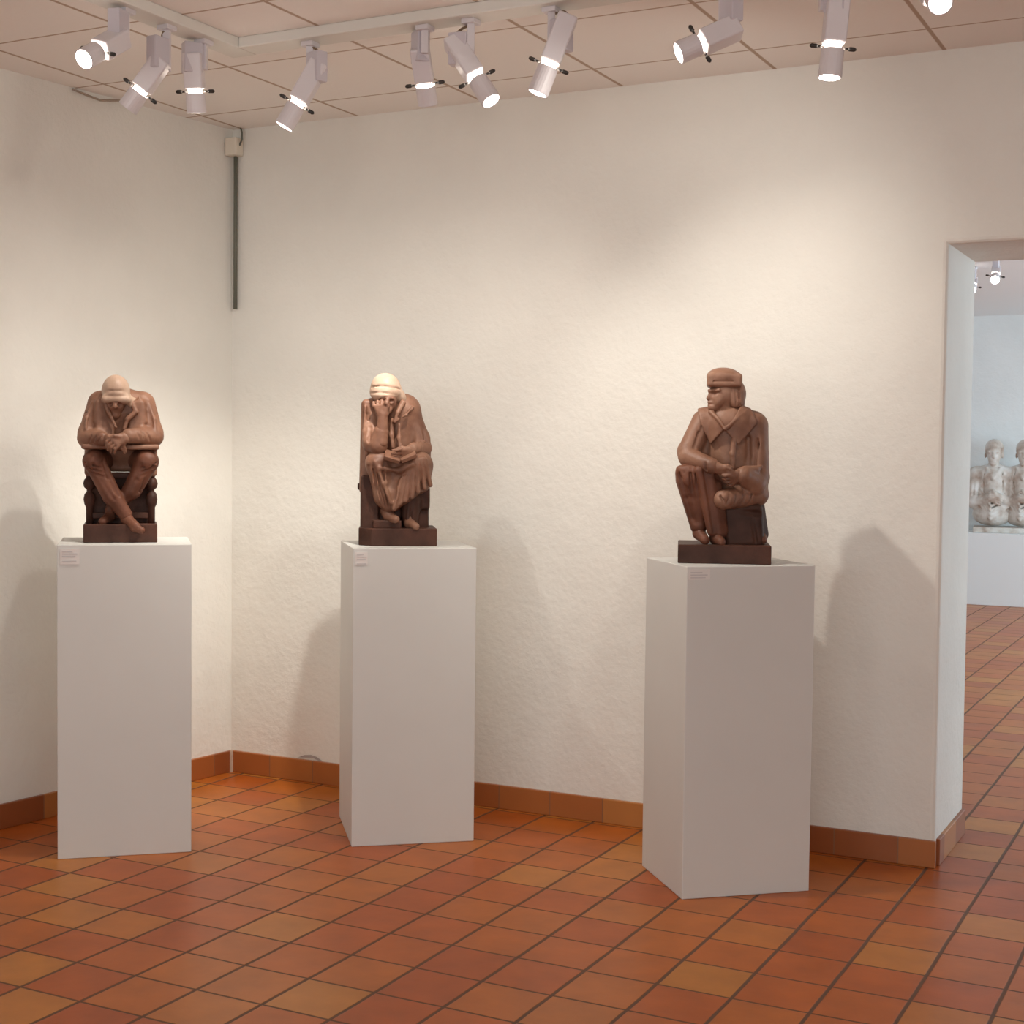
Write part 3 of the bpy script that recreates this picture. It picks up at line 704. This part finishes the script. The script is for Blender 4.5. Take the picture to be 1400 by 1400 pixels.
    for s_, rx in ((-1, 16), (1, -22)):
        R_ = Matrix.Rotation(math.radians(rx), 3, 'Y') @ Matrix.Rotation(math.radians(24), 3, 'X')
        add_box(bm, Vector((.1 + s_ * .5, -2.25, 5.92 + (.06 if s_ < 0 else .16))) * u, Vector((.55, .62, .13)) * u, R_)
    finish('book', bm, M_CLAY, t, bevel=.03 * u)
    return t

# ---- figure three: squatting man in a beret with a broad pointed collar
def figure_beret():
    u = .0567
    t = place(PR, -.020, .0, math.radians(20.5), 'squatting_sculpture', 'brown sculpture of a squatting figure in a beret and broad pointed collar, looking left')
    block(t, 5.55, 4.4, 1.13, u, M_CLAYDARK)
    c = Field((-3.5, -3.2, 2.6), (3.2, 2.6, 9.9))      # coat
    c.rc((.2, .4, 8.2), (.45, .6, 5.4), 1.5, 1.65, k=.3).rc((-1.2, .2, 8.45), (1.55, .25, 8.35), .78, .92, k=.35)
    c.ell((.2, .2, 8.9), (1.3, .95, .62), k=.35)
    c.rc((-1.3, .1, 8.5), (-2.25, -.5, 6.7), .78, .66, k=.2).rc((-2.25, -.5, 6.7), (-2.25, -.75, 6.4), .64, .6).ell((-1.0, .5, 6.6), (1.1, .9, 1.6), k=.3)
    c.rc((-2.2, -.8, 6.35), (-.85, -1.85, 5.85), .6, .5, k=.12)
    c.rc((1.75, .1, 8.3), (1.95, -.3, 5.2), .84, .72, k=.2).rc((1.95, -.35, 5.2), (1.75, -1.0, 4.75), .72, .68, k=.15)
    c.rc((1.75, -1.0, 4.8), (1.05, -1.75, 5.3), .66, .55, k=.12)
    # skirt of the coat over the folded thigh
    c.rc((1.9, -.3, 4.15), (-.1, -1.75, 3.85), .78, .6, k=.1)
    c.path([(.0, -2.3, 3.6), (-.3, -2.2, 4.05)], .08, k=.08, op='-').path([(.15, -2.35, 4.1), (-.1, -2.35, 3.7)], .07, k=.08, op='-')
    for q in range(4): c.rc((.3 + q * .42, -2.2 + q * .3, 4.3), (.1 + q * .45, -2.2 + q * .28, 3.6), .05, k=.14, op='-')
    # flaring cuff on the near sleeve
    c.rc((1.25, -1.6, 5.55), (1.75, -1.25, 5.6), .36, .3, k=.12).rc((1.7, -1.3, 5.65), (2.15, -1.05, 5.85), .22, .1, k=.12)
    # coat skirt behind
    c.ell((1.1, .6, 4.6), (1.35, 1.3, 1.2), k=.3).rc((2.25, -.1, 5.2), (2.3, .1, 4.1), .4, .32, k=.2)
    # front fold edges
    c.path([(.5, -1.25, 7.6), (.4, -1.35, 6.6), (.45, -1.3, 5.7)], .17, k=.12)
    c.path([(.95, -1.05, 7.5), (.95, -1.2, 6.6), (.9, -1.25, 5.8)], .14, k=.12, op='-')
    c.path([(-.35, -1.15, 7.7), (-.3, -1.3, 6.7), (.0, -1.3, 6.0)], .05, k=.16, op='-')
    c.path([(-1.1, -.95, 7.6), (-1.2, -1.15, 6.9)], .2, k=.14, op='-')
    c.path([(1.35, -.7, 7.6), (1.4, -.85, 6.5), (1.2, -1.1, 5.6)], .12, k=.14, op='-')
    for i in range(4):
        c.rc((1.75 + .1 * i, -.95 + .12 * i, 8.0 - .25 * i), (1.6 + .22 * i, -1.0 + .12 * i, 5.8 + .1 * i), .045, k=.14, op='-')
        c.rc((-1.45 - .22 * i, -.75, 8.2 - .3 * i), (-1.65 - .24 * i, -1.05, 7.1 - .2 * i), .045, k=.14, op='-')
    c.path([(-1.3, -2.2, 6.3), (-1.15, -2.1, 5.6)], .07, k=.06, op='-')
    c.mesh('coat', M_CLAY, t, u)
    col = Field((-2.6, -2.2, 6.6), (2.9, 1.8, 9.9)); 
    ref = Field((-2.6, -2.2, 6.6), (2.9, 1.8, 9.9))
    ref.rc((.2, .25, 8.2), (.45, .5, 5.4), 1.55, 1.72, k=.3).rc((-1.2, .2, 8.45), (1.55, .25, 8.35), .8, .95, k=.35).ell((.2, .2, 8.95), (1.35, 1.0, .66), k=.35)
    ref.rc((-1.3, .1, 8.5), (-2.1, -.5, 6.7), .8, .68, k=.2).rc((1.75, .1, 8.3), (1.95, -.3, 5.2), .86, .75, k=.2)
    col.shell_patch(ref, [(-1.75, 9.4), (-1.6, 8.6), (-1.3, 7.9), (-.92, 7.15), (-.1, 8.02), (-.4, 8.7), (-.9, 9.5)], .1, .7)
    col.shell_patch(ref, [(-.1, 8.02), (.72, 7.12), (1.3, 7.75), (1.95, 8.5), (1.5, 9.4), (.9, 9.6), (.45, 8.8)], .1, .7)
    col.path([(-.95, -.75, 9.15), (-.5, -1.25, 8.7), (-.08, -1.55, 8.1)], .12, k=.06)
    col.path([(1.2, -.6, 9.2), (.6, -1.25, 8.7), (-.05, -1.55, 8.1)], .12, k=.06)
    o = col.mesh('collar', M_CLAY, t, u)
    lg = Field((-3.5, -3.0, 1.0), (3.2, 2.4, 6.6))     # trousers: raised knee, folded leg
    lg.rc((.4, .8, 4.7), (-2.0, -1.0, 5.1), .95, .85, k=.3)
    lg.rc((-2.05, -1.0, 5.0), (-1.55, -.85, 2.2), .92, .52, k=.25)
    lg.bx((-2.1, -.7, 5.55), (.85, .9, .28), rnd=.2, k=.35)
    lg.rc((-1.55, -1.7, 5.5), (-.75, -1.5, 1.9), .4, .3, k=.12).rc((-.95, -1.6, 5.3), (-.35, -1.3, 1.8), .36, .36, k=.12)
    lg.rc((-.55, -1.3, 4.6), (-.15, -1.1, 1.9), .4, .4, k=.12)
    lg.path([(-1.3, -2.0, 5.6), (-.95, -1.9, 3.8), (-.65, -1.75, 1.9)], .07, k=.12, op='-')
    lg.path([(-2.1, -1.95, 5.3), (-1.9, -1.75, 3.9), (-1.6, -1.5, 2.4)], .07, k=.2, op='-')
    lg.path([(-2.6, -1.6, 5.1), (-2.3, -1.5, 3.9), (-1.9, -1.3, 2.6)], .06, k=.2, op='-')
    for q in range(4):
        lg.path([(-2.75 + q * .33, -1.55 - q * .1, 5.4), (-2.5 + q * .3, -1.6 - q * .08, 4.0), (-1.95 + q * .2, -1.35 - q * .05, 2.4)], .05, k=.18, op='-')
    lg.mesh('trousers', M_CLAYRED, t, u)
    # folded leg in its drapery below the kneeling thigh
    fo = Field((-.6, -2.2, .9), (3.2, 2.2, 4.6))
    fo.bx((1.15, .1, 2.25), (1.2, 1.35, 1.3), (0, -4, 0), rnd=.35, k=.2).rc((2.0, .1, 3.4), (2.3, .0, 1.7), .45, .42, k=.25)
    fo.path([(.45, -1.5, 3.2), (2.0, -1.2, 3.0)], .16, k=.14, op='-').path([(1.6, -1.35, 2.9), (1.9, -1.2, 1.3)], .08, k=.14, op='-')
    fo.path([(.25, -1.5, 3.1), (.3, -1.5, 1.3)], .14, k=.14, op='-')
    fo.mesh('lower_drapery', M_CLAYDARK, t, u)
    f = Field((-2.6, -3.2, .7), (3.2, 1.9, 11.4))      # body: head, hands, feet
    f.rc((.1, .1, 8.4), (-.1, -.1, 9.6), .6, .52)
    f.ell((-.1, .0, 10.3), (.92, .88, 1.0), k=.15)
    f.ell((-.55, -.25, 9.9), (.55, .55, .72), (0, 10, 0), k=.2).ell((-.78, -.42, 9.42), (.33, .36, .28), k=.2)
    f.rc((-.98, -.5, 10.25), (-1.1, -.56, 9.95), .09, .12, k=.12).rc((-1.02, -.52, 10.42), (-.45, -.88, 10.45), .12, .1, k=.1)
    f.ell((-.78, -.82, 10.2), (.22, .18, .14), k=.08, op='-').ell((-1.12, -.3, 10.2), (.14, .16, .12), k=.08, op='-')
    f.rc((-1.1, -.62, 9.62), (-.8, -.78, 9.6), .045, k=.05, op='-').rc((-1.08, -.55, 9.72), (-.85, -.7, 9.7), .08, k=.06)
    f.ell((-.45, -.68, 9.85), (.3, .25, .4), k=.15)
    f.rc((.2, .5, 5.5), (.1, .3, 8.3), 1.0, .9)
    f.rc((-1.3, -1.5, 6.0), (-.5, -1.95, 5.75), .38, .32, k=.1).rc((1.3, -1.55, 5.2), (.75, -1.9, 5.35), .38, .32, k=.1)
    hand(f, (-.5, -1.98, 5.75), (.05, -2.2, 5.5), ((.32, -.02, -.14), (.2, .1, -.26)), (.04, .06, -.15), r=.12, palm=.25, thumb=((-.25, -2.15, 5.85), (.12, -2.25, 5.9), (.4, -2.2, 5.75)))
    hand(f, (.78, -1.92, 5.35), (.35, -2.1, 5.05), ((-.32, -.05, -.08), (-.18, .14, .06)), (.06, .08, -.14), r=.12, palm=.24, thumb=((.6, -2.1, 5.5), (.25, -2.2, 5.5), (-.02, -2.18, 5.38)))
    f.mesh('figure', M_CLAY, t, u)
    for a_, b_, c_ in (((-1.55, -.85, 2.2), (-1.5, -.9, 1.75), (-1.15, -1.7, 1.38)), ((-.45, -1.2, 1.9), (-.5, -1.2, 1.5), (-.2, -1.9, 1.3)), ((2.2, .1, 1.9), (2.25, .0, 1.55), (2.3, -.9, 1.42))):
        ft = Field((min(a_[0], c_[0]) - .7, -2.6, .7), (max(a_[0], c_[0]) + .8, .8, 2.7))
        ft.rc(a_, b_, .38).rc(b_, c_, .39, .28, k=.15); ft.mesh('foot', M_CLAYRED, t, u)
    h = Field((-1.4, -1.6, 9.0), (1.7, 1.6, 11.2))
    h.ell((.35, .15, 10.3), (.85, .95, .95), k=.2).rc((.55, -.3, 10.2), (.62, -.35, 9.75), .5, .48, k=.2).rc((.55, .3, 10.2), (.6, .4, 9.7), .6, .55, k=.2)
    h.bx((.3, .2, 9.1), (1.6, 1.6, .3), rnd=.02, k=.08, op='-')
    h.ell((-.75, -.6, 9.95), (.85, .65, .95), k=.08, op='-')
    for i in range(5): h.rc((.1 + i * .2, -.95 + i * .07, 10.9), (.2 + i * .2, -.95 + i * .08, 9.5), .035, k=.07, op='-')
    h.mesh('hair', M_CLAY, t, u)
    b = Field((-1.8, -1.7, 10.2), (1.5, 1.7, 12.3))
    b.ell((-.14, 0, 11.3), (1.04, 1.06, .55), (0, 3, 0)).bx((-.12, .0, 11.05), (1.06, 1.0, .42), rnd=.2, k=.12)
    b.path([(-1.2, -.45, 10.98), (-.75, -.98, 10.96), (.3, -1.02, 10.96), (.95, -.5, 10.98)], .035, k=.06, op='-')
    b.mesh('beret', M_CLAY, t, u)
    return t

figure_bowed(); figure_reading(); figure_beret()

# ------------------------------------------------------------------ the room beyond: long plinth and pale figures
PZ = .715; PY = 14.94
t = thing('long_plinth', 'long low white plinth beyond the doorway, under the pale figures', 'plinth', (-1.6, PY + .35, 0))
bm = bmesh.new(); add_box(bm, (0, 0, PZ / 2), (2.6, .35, PZ / 2)); finish('plinth_body', bm, M_PLINTH, t, bevel=.004)

def pale_group():
    u = .0975
    t = thing('bust_sculpture', 'pale half-length figures side by side on the long plinth beyond the doorway', 'sculpture', (-2.37, PY + .36, PZ), math.radians(8))
    bm = bmesh.new(); add_box(bm, (1.75 * u, 0, .27 * u), (3.6 * u, 2.4 * u, .27 * u)); finish('base_slab', bm, M_PALE, t, bevel=.05 * u)
    def one(dx, tw):
        f = Field((-2.9, -2.6, .3), (2.9, 1.9, 9.6), .08)
        f.rc((0, .1, 5.3), (0, .1, 2.2), 1.6, 1.45, k=.4).rc((-1.6, .1, 5.6), (1.6, .1, 5.6), .95, k=.4)
        f.rc((-1.75, .1, 5.6), (-1.85, -.6, 2.9), .85, .75, k=.2).rc((1.75, .1, 5.6), (1.85, -.6, 2.9), .85, .75, k=.2)
        f.rc((-1.8, -.7, 2.8), (-.2, -1.6, 3.3), .6, .45, k=.15).rc((1.8, -.7, 2.8), (.5, -1.6, 3.4), .6, .45, k=.15)
        f.ell((0, -.3, 1.6), (2.0, 1.5, 1.2), k=.3)
        f.rc((0, 0, 6), (0, -.05, 7), .6, .52)
        f.ell((.02, -.1, 8.1), (.82, .88, 1.08), k=.15).ell((.0, -.5, 7.4), (.58, .55, .75), k=.2)
        f.rc((0, -.98, 7.9), (0, -1.16, 7.55), .1, .16, k=.1).rc((-.45, -.88, 8.05), (.45, -.88, 8.05), .1, k=.1)
        for s_ in (-1, 1):
            f.ell((s_ * .3, -.98, 7.88), (.18, .14, .11), k=.07, op='-'); f.ell((s_ * .84, .05, 7.7), (.12, .22, .3), k=.06)
        f.rc((-.22, -1.06, 7.1), (.22, -1.06, 7.1), .05, k=.06, op='-').ell((0, -.85, 6.85), (.33, .3, .25), k=.15)
        # neckline, hanging folds
        f.path([(-.7, -.9, 6.4), (0, -1.5, 5.3), (.7, -.9, 6.4)], .16, k=.12)
        for i in range(4):
            q = .5 + i * .4
            f.path([(-.9 - q * .6, -1.0, 4.2 - i * .2), (-.2, -1.9 + i * .05, 2.5 - i * .45), (1.0 + q * .3, -1.2, 3.0 - i * .2)], .13, k=.12)
        for x in (-1.9, -1.4, -.9, .9, 1.4, 1.9):
            f.path([(x * .9, -1.0, 6.2), (x, -1.05, 4.6), (x * 1.02, -1.1, 3.6)], .08, k=.16, op='-')
        hand(f, (-.2, -1.75, 3.3), (.3, -1.95, 3.15), ((.35, 0, -.1), (.25, .1, -.2)), (.03, .05, -.18), r=.13, palm=.28, thumb=((0, -1.95, 3.5), (.3, -2.05, 3.6), (.6, -2.0, 3.45)))
        hand(f, (.5, -1.75, 3.45), (.1, -1.95, 3.75), ((-.35, 0, .1), (-.2, .1, -.15)), (.03, .05, .18), r=.13, palm=.28, thumb=((.4, -1.95, 3.6), (.2, -2.05, 3.9), (.0, -2.0, 4.1)))
        o = f.mesh('figure', M_PALE, t, u); o.location = (dx * u, 0, .22 * u); o.rotation_euler = (0, 0, tw)
        h = Field((-1.3, -1.3, 7.0), (1.3, 1.4, 9.6), .08)
        h.ell((.02, .12, 8.35), (.95, .98, 1.05)); h.ell((0, -.75, 7.45), (.72, .7, .95), k=.1, op='-')
        h2 = h.mesh('hair', M_PALE, t, u); h2.location = (dx * u, 0, .22 * u); h2.rotation_euler = (0, 0, tw)
    one(0, 0); one(3.05, math.radians(-6))
pale_group()

# ------------------------------------------------------------------ lighting rail and spotlights
RZ = 2.893
t = thing('lighting_rail', 'off-white L-shaped lighting rail fixed under the ceiling', 'lighting rail', (-3.27, 4.195, ZC))
bm = bmesh.new(); add_box(bm, (0, -1.9, -.019), (.052, 1.952, .019)); finish('rail_arm', bm, M_RAIL, t, bevel=.004)
bm = bmesh.new(); add_box(bm, (2.20, 0, -.0185), (2.148, .052, .0185)); finish('rail_arm', bm, M_RAIL, t, bevel=.004)

CAM_R = Vector((.88985, .45613, .01079)); CAM_D = Vector((.02938, -.03369, -.999)); CAM_F = Vector((-.45531, .88928, -.04339))
def ax(dx, dy, df):          # a direction from how far it runs to the right, downwards and away in the room as seen from the entrance
    return (CAM_R * dx + CAM_D * dy + CAM_F * df).normalized()

SPOTG = 'spotlights on the lighting rail'
def spotlight(rail_xy, drop, head, axis, label, power=60, target=None, angle=60, blend=.6, plate=True, box_side=1, length=.2, group=SPOTG, top=None, lens=True, mlens=None):
    """head: where the rear end of the lamp head sits; axis: where it points"""
    zt = RZ if top is None else top
    t = thing('spotlight', label, 'spotlight', (rail_xy[0], rail_xy[1], zt), 0, group)
    o = Vector((rail_xy[0], rail_xy[1], zt)); H0 = Vector(head) - o; A = Vector(axis).normalized()
    # hanger plate
    bm = bmesh.new(); add_box(bm, (0, 0, -.008), (.024, .024, .008)); add_box(bm, (0, 0, -drop / 2), (.012, .012, drop / 2), Matrix.Rotation(math.radians(27), 3, 'Z'))
    finish('hanger', bm, M_SPOT, t, bevel=.002)
    # basis of the head
    side = CAM_R - A * CAM_R.dot(A)
    if side.length < .3: side = Vector((0, 0, 1)) - A * A.z
    side.normalize(); up = A.cross(side)
    B = Matrix((side, up, A)).transposed()
    M4 = Matrix.Translation(H0) @ B.to_4x4()
    L = length
    bm = bmesh.new()
    vs = add_box(bm, (0, 0, .30 * L), (.032, .031, .30 * L)); bmesh.ops.transform(bm, matrix=M4, verts=vs)
    hs = finish('lamp_housing', bm, M_SPOT, t, bevel=.007, seg=3)
    bm = bmesh.new()
    for q in (-.016, -.004, .008):
        vs = add_box(bm, (q, -.0315, .17 * L), (.003, .0015, .1 * L)); bmesh.ops.transform(bm, matrix=M4, verts=vs)
    finish('cooling_slot', bm, M_CABLE, hs)
    bm = bmesh.new(); add_lathe(bm, [(.024, .59 * L), (.024, .68 * L)], 20, M4)
    finish('lamp', bm, M_GLOW, t, smooth=False)
    bm = bmesh.new(); r0, r1 = .033, .034
    add_lathe(bm, [(r0, .67 * L), (r1, 1.0 * L), (r1 - .004, 1.0 * L), (r0 - .004, .69 * L)], 24, M4, cap=False)
    bm2 = bm; finish('snoot', bm2, M_SPOT, t, smooth=False, bevel=.001)
    bm = bmesh.new(); add_lathe(bm, [(.029, .84 * L), (.029, .86 * L)], 24, M4)
    finish('lens', bm, mlens or M_LENS, t)
    for s_ in (-1, 1):
        bm = bmesh.new()
        add_tube(bm, [M4 @ Vector((s_ * .03, 0, .64 * L)), M4 @ Vector((s_ * .046, 0, .64 * L))], .0035, 8)
        k = M4 @ Matrix.Translation((s_ * .055, 0, .64 * L)) @ Matrix.Rotation(PI / 2, 4, 'Y')
        add_lathe(bm, [(.003, -.012), (.0065, -.007), (.0065, .007), (.003, .012)], 12, k)
        finish('locking_knob', bm, M_BLACK, t, smooth=True)
    # transformer box beside the hanger
    d = (H0 + A * .1 * L) - Vector((0, 0, -drop * .62)); hz_ = Vector((d.x, d.y, 0))
    if hz_.length < .01: hz_ = Vector((CAM_R.x, CAM_R.y, 0)) * box_side
    hz_.normalize()
    bm = bmesh.new(); rz = Matrix.Rotation(math.atan2(hz_.y, hz_.x), 3, 'Z')
    add_box(bm, Vector((0, 0, -drop * .66)) + hz_ * .040, (.032, .022, .052), rz)
    finish('transformer_box', bm, M_SPOTG, t, bevel=.004)
    # looped supply cable
    bm = bmesh.new(); a = Vector((0, 0, -.02)) + hz_ * .012; b = H0 + B @ Vector((0, -.03, .02 * L))
    m = (a + b) / 2 + Vector((0, 0, .03)) + hz_ * .03 + (a - b).length * .55 * B @ Vector((0, -1, 0)) * .5
    pts = [(a * (1 - s) ** 2 + m * 2 * s * (1 - s) + b * s * s) for s in [i / 10 for i in range(11)]]
    add_tube(bm, pts, .0042, 8); finish('supply_cable', bm, M_CABLE, t, smooth=True)
    if power:
        ld = bpy.data.lights.new('spot_beam', 'SPOT'); ld.energy = power; ld.color = (1, .945, .85)
        ld.spot_size = math.radians(angle); ld.spot_blend = blend; ld.shadow_soft_size = .022
        lo = bpy.data.objects.new('spot_beam', ld); COL.objects.link(lo); lo.parent = t
        lp = H0 + A * (1.0 * L + .012); lo.location = lp
        dr = (Vector(target) - o - lp) if target else A
        lo.rotation_euler = dr.to_track_quat('-Z', 'Y').to_euler()
    return t

TL = Vector((PL[0].x, PL[0].y, 1.5)); TM = Vector((PM[0].x, PM[0].y, 1.5)); TR = Vector((PR[0].x, PR[0].y, 1.5))
spotlight((-3.27, 3.63), .10, (-3.262, 3.61, 2.80), ax(-.45, .62, -.75), 'glaring white spotlight facing the room at the far left of the rail, lens lit', 8, None, 110, 1)
spotlight((-3.27, 3.83), .15, (-3.262, 3.80, 2.775), ax(-.62, .80, .1), 'white spotlight on a long hanger, turned down towards the left wall', 4, (-4.1, 4.3, .6), 110, 1)
spotlight((-3.27, 4.02), .10, (-3.29, 3.985, 2.845), ax(.02, 1, .25), 'white spotlight hanging straight down just left of the rail corner', 24, None, 165, 1)
spotlight((-2.95, 4.195), .14, (-2.905, 4.19, 2.815), ax(-.50, .88, .0), 'white spotlight just right of the rail corner, turned down to the left', 27, TL, 66, 1, length=.25)
spotlight((-2.49, 4.195), .09, (-2.52, 4.21, 2.83), ax(.12, .85, .5), 'short white spotlight in the middle of the rail, turned away, with glaring light leaking out', 140, (-4.2, 5.0, .55), 52, 1, length=.19)
spotlight((-2.317, 4.195), .14, (-2.385, 4.19, 2.835), ax(.53, .9, -.28), 'white spotlight turned down to the right, bright rim, in the middle of the rail', 52, TR, 105, 1, length=.265)
spotlight((-2.027, 4.195), .14, (-1.965, 4.19, 2.86), ax(-.37, .92, .05), 'long white spotlight turned down to the left, ringed by a cable loop', 33, TM, 100, 1, length=.26)
spotlight((-1.46, 4.195), .11, (-1.405, 4.18, 2.755), ax(-.9, .42, -.1), 'white spotlight turned almost level to the left, with a black knob band', 14, None, 130, 1)
spotlight((-1.155, 4.195), .12, (-1.11, 4.19, 2.815), ax(-.1, 1, .02), 'white spotlight pointing straight down, second from the right', 24, (-2.2, 5.33, 2.1), 110, 1, length=.24)
spotlight((-.86, 4.195), .10, (-.85, 4.18, 2.80), ax(-.1, .5, -.8), 'glaring white spotlight at the right end of the rail, cut by the picture edge', 4, None, 130, 1)

# small conduit in the corner with its sensor box
t = thing('corner_sensor', 'small cream sensor box high in the room corner with grey conduit below', 'sensor', (LX(5.3) + .035, 5.31, 2.80))
bm = bmesh.new(); add_box(bm, (.0, .0, .045), (.032, .028, .04)); finish('sensor_box', bm, M_BOX, t, bevel=.006)
bm = bmesh.new(); add_tube(bm, [(0.0, .012, 0.01), (0, .012, -.68)], .009, 10); finish('conduit', bm, M_GREY, t, smooth=True)
bm = bmesh.new(); add_tube(bm, [(.03, .0, .05), (.045, .0, .075), (.04, .005, .11), (.03, .01, .128)], .004, 8); finish('cable', bm, M_GREY, t, smooth=True)

# loose cable along the top of the left wall
bm = bmesh.new(); add_tube(bm, [(LX(4.43) + .012, 4.43, 2.92), (LX(4.50) + .014, 4.50, 2.91), (LX(4.56) + .02, 4.56, 2.902), (LX(4.61) + .03, 4.61, 2.91), (LX(4.65) + .05, 4.66, 2.918), (LX(4.7) + .07, 4.70, 2.924)], .0045, 8)
o = finish('loose_cable', bm, simple('dusty_cable', (.34, .27, .21), .6), smooth=True); o['label'] = 'thin brown cable running loose along the top edge of the left wall'; o['category'] = 'cable'
# chipped plaster above the skirting
bm = bmesh.new()
cp = [(-3.80, .104), (-3.765, .118), (-3.73, .122), (-3.70, .116), (-3.672, .102), (-3.69, .101), (-3.72, .110), (-3.76, .107)]
a_ = [bm.verts.new((x, YB - .0005, z)) for x, z in cp]; b_ = [bm.verts.new((x, YB - .004, z)) for x, z in cp]
for q in range(len(cp)): bm.faces.new((a_[q], a_[(q + 1) % len(cp)], b_[(q + 1) % len(cp)], b_[q]))
bmesh.ops.triangle_fill(bm, use_beauty=True, edges=[e for e in bm.edges if e.verts[0] in b_ and e.verts[1] in b_])
struct('trim_2', bm, simple('bare_plaster', (.40, .36, .34), .9))

# two lamps in the room beyond
for x, y, lab in ((-1.72, 11.0, 'lit spotlight beyond the doorway, larger glare at the right picture edge'), (-1.98, 11.6, 'tiny lit spotlight just under the doorway lintel, left of the larger glare')):
    spotlight((x, y), .09, (x, y - .02, 2.83), ax(-.3, .5, -.8), lab, 0, None, 80, group='lamps in the room beyond', top=ZC, length=.2)

# ------------------------------------------------------------------ light: added fill in the first room, daylight in the room beyond, camera
def area_light(name, loc, rot, sx, sy, power, col):
    ld = bpy.data.lights.new(name, 'AREA'); ld.shape = 'RECTANGLE'; ld.size = sx; ld.size_y = sy; ld.energy = power; ld.color = col
    o = bpy.data.objects.new(name, ld); COL.objects.link(o); o.location = loc; o.rotation_euler = rot
area_light('fill_front', (-.6, -3.95, 1.65), (PI / 2, 0, 0), 6.0, 1.7, 122, (.93, 1, .99))  # ambient fill added in the front wall opening, no known window
area_light('fill_right', (3.75, -.7, 1.65), (PI / 2, 0, PI / 2), 3.8, 1.7, 50, (.93, 1, .99))  # second fill, added in the right wall opening out of view
area_light('daylight_beyond', (2.75, 11.1, 1.65), (PI / 2, 0, PI / 2), 6.6, 1.9, 300, (.66, .88, 1.0))

w = bpy.data.worlds.new('sky'); S.world = w; w.use_nodes = True
w.node_tree.nodes['Background'].inputs[0].default_value = (.75, .86, 1, 1)
w.node_tree.nodes['Background'].inputs[1].default_value = .6

cam = bpy.data.cameras.new('camera'); co = bpy.data.objects.new('camera', cam); COL.objects.link(co)
cam.sensor_width = 36; cam.lens = 36 * 1987.33 / 1400; cam.clip_start = .05
Rm = Matrix((CAM_R, -CAM_D, -CAM_F)).transposed()
co.matrix_world = Matrix.Translation((0, 0, 1.5)) @ Rm.to_4x4()
S.camera = co

S.view_settings.view_transform = 'Standard'; S.view_settings.look = 'None'
S.view_settings.exposure = .12; S.view_settings.gamma = 1; S.view_settings.use_curve_mapping = False
S.cycles.max_bounces = 8; S.cycles.diffuse_bounces = 6; S.cycles.glossy_bounces = 3
S.cycles.use_denoising = True
S.cycles.sample_clamp_indirect = 4; S.cycles.caustics_reflective = False; S.cycles.caustics_refractive = False
